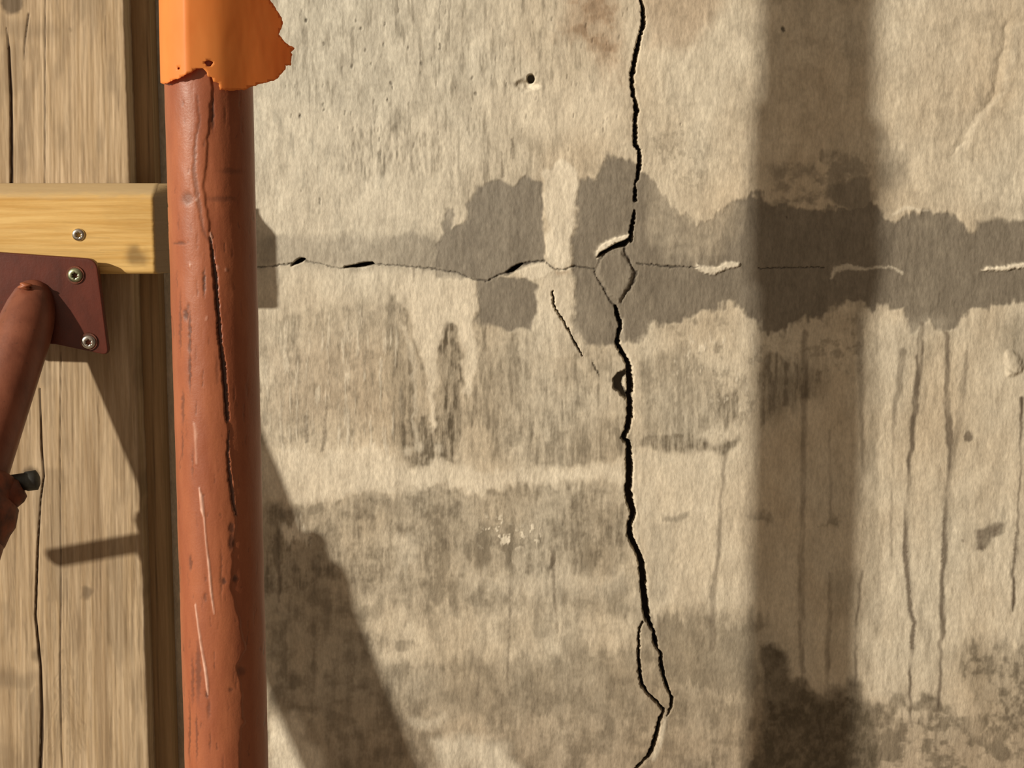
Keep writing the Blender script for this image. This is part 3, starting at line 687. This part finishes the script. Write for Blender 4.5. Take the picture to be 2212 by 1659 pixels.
# wider outer tube below the collar, then the collar with its T handle
kc = Vector(W(-42, 1098, -.193)); t0 = (kc - A).dot(dr); 
tube_between('outer_tube', A, foot, [(t0 + .016, .0365), (t0 + .018, .0380), (t0 + .2, .0380), (Lb - .03, .0380)], M_tube_paint, brace)
tube_between('collar', A, foot, [(t0 - .031, .026), (t0 - .030, .033), (t0 - .024, .036), (t0 - .010, .036), (t0 - .006, .041), (t0 + .008, .0425), (t0 + .016, .040), (t0 + .026, .0388), (t0 + .028, .0381)], M_rust, brace)
ha = Vector(W(-405, 1106, -.190)); hb = Vector(W(84, 1036, -.178)); dl = (hb - ha).length
hd = tube_between('handle', ha, hb, [(0, .004), (.002, .0075), (dl - .012, .0075), (dl - .010, .0085), (dl - .002, .0085), (dl, .005)], M_grey_steel, brace)
hd['label'] = 'grey steel handle end'
tube_between('handle_boss', kc, hb, [(.0, .014), (.026, .0135), (.034, .0115), (.038, .0085)], M_rust, brace)
bm = bmesh.new(); bmesh.ops.create_cube(bm, size=1, matrix=Matrix.Translation((foot.x, foot.y, .006)) @ Matrix.Diagonal((.16, .16, .011, 1)))
from_bm('foot_plate', bm, M_dark_paint, brace, smooth=False)

# ------------------------------------------------------------------ prop
YPIPE = -.375; RP = .0302
xp = (W(352, 20, YPIPE)[0] + W(543, 20, YPIPE)[0] + W(403, 1640, YPIPE)[0] + W(580, 1640, YPIPE)[0]) / 4
prop = empty('steel_prop', (xp, YPIPE, 0)); tag(prop, 'upright rust-red painted steel prop standing in front of the cracked wall', 'prop')
def make_pipe():
    zsx = spaced(.012, .84, 1.56, 2.52, .0011, .03); n = 260
    th = np.linspace(0, 2 * np.pi, n, endpoint=False)
    T, Z = np.meshgrid(th, zsx); T = T.ravel(); Z = Z.ravel()
    X = xp + RP * np.sin(T); Y = YPIPE - RP * np.cos(T)
    U, V = proj(X, Y, Z); front = (np.cos(T) > -.15)
    p = Painter(U, V); L = p.line; B = p.blob
    g = L([(455,512,3),(460,560,6),(466,600,8),(470,660,7),(476,740,8),(484,800,9),(488,860,9),(491,908,7)], 1.6, 'fine')
    g = np.maximum(g, L([(494,930,2),(492,980,4),(496,1030,7),(503,1080,7),(510,1112,4)], 1.6, 'fine') * .9)
    ridge = L([(426,205,3),(432,260,4),(424,300,5),(420,370,9),(428,430,9),(440,500,6),(452,520,3)], 2.5, 'fine') * .6
    sc_ = np.zeros_like(U)
    for x, y, w_, h, s in ((460,245,3,34,.9),(406,428,12,14,.5),(404,680,5,12,.8),(442,610,2.5,30,.85),(408,665,3,10,.5),(390,525,12,3,.6),(412,722,3,48,.7),(392,700,2.5,60,.5),(412,800,3,40,.7),(398,880,3,36,.55),(396,960,2,30,.5),(500,1140,6,12,.8),(500,1170,6,18,.75),(508,1250,5,8,.8),(483,1255,5,7,.8),(414,1215,3,16,.6),(430,1450,5,60,.55),(418,1470,3,50,.5),(412,1580,2,60,.6),(427,1590,2,50,.6),(452,1530,4,18,.5),(520,1450,10,10,.5),(498,1490,5,5,.6),(448,1500,3,8,.8),(480,430,30,6,.4),(500,370,24,6,.35),(470,800,3,30,.3),(478,1240,2,60,.5),(418,1000,2,30,.4),(445,1290,3,9,.5),(455,1600,2,20,.5),(390,1250,2,50,.4)):
        sc_ = np.maximum(sc_, B(x, y, w_, h, .5, 'fine') * s)
    rg = np.random.RandomState(21)
    for _ in range(150):
        x = rg.uniform(350, 580); y = rg.uniform(200, 1659); h = rg.uniform(3, 40)
        sc_ = np.maximum(sc_, L([(x, y, 1), (x + rg.uniform(-2, 2), y + h, 2.2)], 1.3, 'fine') * rg.uniform(.2, .6))
    sc_ = np.maximum(sc_, np.maximum(g, ridge * .8))
    tint = np.zeros_like(U)
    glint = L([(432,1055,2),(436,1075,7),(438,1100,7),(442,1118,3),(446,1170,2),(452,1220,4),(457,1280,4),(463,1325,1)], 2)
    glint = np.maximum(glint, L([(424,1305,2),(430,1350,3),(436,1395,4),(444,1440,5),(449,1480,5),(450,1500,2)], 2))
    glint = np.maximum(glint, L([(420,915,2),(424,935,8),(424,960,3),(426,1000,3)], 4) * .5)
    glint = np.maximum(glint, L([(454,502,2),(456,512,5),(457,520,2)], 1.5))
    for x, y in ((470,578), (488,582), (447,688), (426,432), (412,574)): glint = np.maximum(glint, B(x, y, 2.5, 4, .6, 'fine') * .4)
    tint = np.maximum(tint, glint * (.35 + .5 * vnoise(U / 4, V / 9, 95)))  # glints along the tube are put into the colour here
    lump = fbm(U / 30, V / 70, 91, 3) - .5
    # paint skins: a raised sheet of old paint ends in a ragged vertical edge
    edge = np.interp(V, [0, 190, 400, 520, 900, 1110, 1180, 1260, 1400, 1440, 1470, 1560, 1580, 1659, 1700], [455, 458, 440, 455, 490, 512, 505, 498, 530, 512, 520, 528, 518, 520, 520])
    sheet = sstep(3, -3, U - edge - 5 * (vnoise(U * 0, V / 12, 93) - .5))
    r = RP + np.where(front, .0009 * sheet + .0006 * lump - .0013 * g + .0008 * glint - .0005 * sc_, 0)
    X = xp + r * np.sin(T); Y = YPIPE - r * np.cos(T)
    sc_ = np.where(front, sc_, 0); tint = np.where(front, tint, 0)
    nz = len(zsx); idx = np.arange(n * nz).reshape(nz, n)
    a = idx[:-1]; b = np.roll(idx, -1, 1)[:-1]; c_ = np.roll(idx, -1, 1)[1:]; d = idx[1:]
    quads = np.stack([a.ravel(), b.ravel(), c_.ravel(), d.ravel()], 1).astype(np.int32)
    me = bpy.data.meshes.new('outer_tube')
    me.vertices.add(n * nz); me.vertices.foreach_set('co', np.stack([X, Y, Z], 1).ravel())
    nq = len(quads); lv = np.concatenate([quads.ravel(), idx[0][::-1], idx[-1]]).astype(np.int32)
    me.loops.add(len(lv)); me.loops.foreach_set('vertex_index', lv)
    me.polygons.add(nq + 2)
    me.polygons.foreach_set('loop_start', np.concatenate([np.arange(nq) * 4, [nq * 4, nq * 4 + n]]).astype(np.int32))
    me.polygons.foreach_set('loop_total', np.concatenate([np.full(nq, 4), [n, n]]).astype(np.int32))
    sm = np.ones(nq + 2, bool); sm[-2:] = False; me.polygons.foreach_set('use_smooth', sm)
    me.update(calc_edges=True)
    for k, v in (('scuff', np.clip(sc_, 0, 1)), ('glint_tint', np.clip(tint, 0, 1))):
        at = me.attributes.new(k, 'FLOAT', 'POINT'); at.data.foreach_set('value', v.astype(np.float32))
    return link('outer_tube', me, M_paint, prop)
make_pipe()
for z, nm in ((.006, 'base_plate'), (2.526, 'top_plate')):
    bm = bmesh.new(); bmesh.ops.create_cube(bm, size=1, matrix=Matrix.Translation((xp, YPIPE, z)) @ Matrix.Diagonal((.13, .13, .012, 1)))
    bmesh.ops.bevel(bm, geom=bm.edges[:], offset=.002, segments=2, affect='EDGES')
    from_bm(nm, bm, M_dark_paint, prop, smooth=False)

# ------------------------------------------------------------------ plastic wrap
def make_wrap():
    RW = RP + .0032
    phi0 = math.radians(-150); dep = math.radians(31)
    s_dep = RW * (dep - phi0)
    def sec(s, z):
        fold = .0042 * math.exp(-abs((phi0 + s / RW) - math.radians(-13)) / math.radians(17)) if s <= s_dep else .0042 * math.exp(-(s_dep / RW + phi0 + math.radians(13)) / math.radians(17)) * max(0, 1 - (s - s_dep) / .02)
        bul = fold + .0022 * (vnoise(np.array([s * 40]), np.array([z * 9.0]), 3)[0] - .5)
        if s <= s_dep:
            ph = phi0 + s / RW; r = RW + bul
            return xp + r * math.sin(ph), YPIPE - r * math.cos(ph)
        t = s - s_dep; x0 = xp + RW * math.sin(dep); y0 = YPIPE - RW * math.cos(dep)
        # the loose edge trails back and to the right, curling slightly
        a0 = dep; k = 1.0; ang = a0 + k * t * .8
        cx = (math.sin(ang) - math.sin(a0)) / (k * .8); cy = -(math.cos(ang) - math.cos(a0)) / (k * .8)
        return x0 + cx + bul * math.sin(dep), y0 + cy - bul * math.cos(dep)
    ss = np.linspace(RW * math.radians(62), s_dep + .075, 400)
    def inv(px, py):
        """s, z on the film for a pixel"""
        z = W(px, py, YPIPE)[2]
        for _ in range(3):
            us = np.array([proj(*sec(s, z), z)[0] for s in ss]); i = int(np.argmin(abs(us - px)))
            x, y = sec(ss[i], z); z = W(px, py, y)[2]
        return ss[i], z
    ol = [(356,181),(365,178),(390,168),(410,158),(425,148),(437,147),(447,157),(449,165),(457,166),(461,176),(473,180),(475,194),(500,196),(530,194),(548,186),(570,179),(590,175),(599,170),(607,160),(616,150),(616,141),(628,142),(631,118),(628,113),(636,104),(618,93),(602,74),(611,52),(608,38),(596,18),(582,-3),(572,-30),(566,-80),(570,-160),(556,-260)]
    pts = [inv(*p) for p in ol]
    ztop = pts[-1][1] + .02
    rg = np.random.RandomState(4)
    # add ragged detail between outline points
    B = [(0.0, pts[0][1] + .004), (pts[0][0] * .5, pts[0][1] + .001)]
    for i in range(len(pts) - 1):
        a = np.array(pts[i]); b = np.array(pts[i + 1]); m = max(1, int(np.linalg.norm(b - a) / .0012))
        for k in range(m):
            B.append(tuple(a + (b - a) * k / m + (rg.rand(2) - .5) * (.0007 if k else 0)))
    B.append(pts[-1]); B += [(pts[-1][0] - .002, ztop), (0.0, ztop)]
    holes = []
    for hx, hy, hr in ((451,137,.0026), (386,148,.0010)):
        s, z = inv(hx, hy); holes.append([(s + hr * math.cos(t) * (1 + .25 * math.sin(3 * t)), z + hr * .8 * math.sin(t)) for t in np.linspace(0, 2 * np.pi, 12, endpoint=False)])
    verts = [Vector(p) for p in B]; nB = len(verts)
    faces = [list(range(nB))]
    for h in holes:
        st = len(verts); verts += [Vector(p) for p in h]; faces.append(list(range(st, st + len(h))))
    smax = max(p[0] for p in B); zmin = min(p[1] for p in B)
    step = .0022
    for i, s in enumerate(np.arange(.001, smax, step)):
        for z in np.arange(zmin, ztop, step): verts.append(Vector((s + (.0001 if int(z / step) % 2 else 0), z)))
    ov, oe, of, o1, o2, o3 = delaunay_2d_cdt(verts, [], faces, 0, 1e-6)
    bm = bmesh.new(); bv = []
    for v in ov:
        x, y = sec(v.x, v.y); bv.append(bm.verts.new((x, y, v.y)))
    for f, src in zip(of, o3):
        if list(src) == [0]:
            try: bm.faces.new([bv[i] for i in f])
            except ValueError: pass
    bmesh.ops.delete(bm, geom=[v for v in bm.verts if not v.link_faces], context='VERTS')
    o = from_bm('plastic_wrap', bm, M_plastic)
    md = o.modifiers.new('solid', 'SOLIDIFY'); md.thickness = .0006; md.offset = 0
    return o
wr = make_wrap()
tag(wr, 'torn bright orange plastic wrap around the top of the red prop', 'plastic wrap')
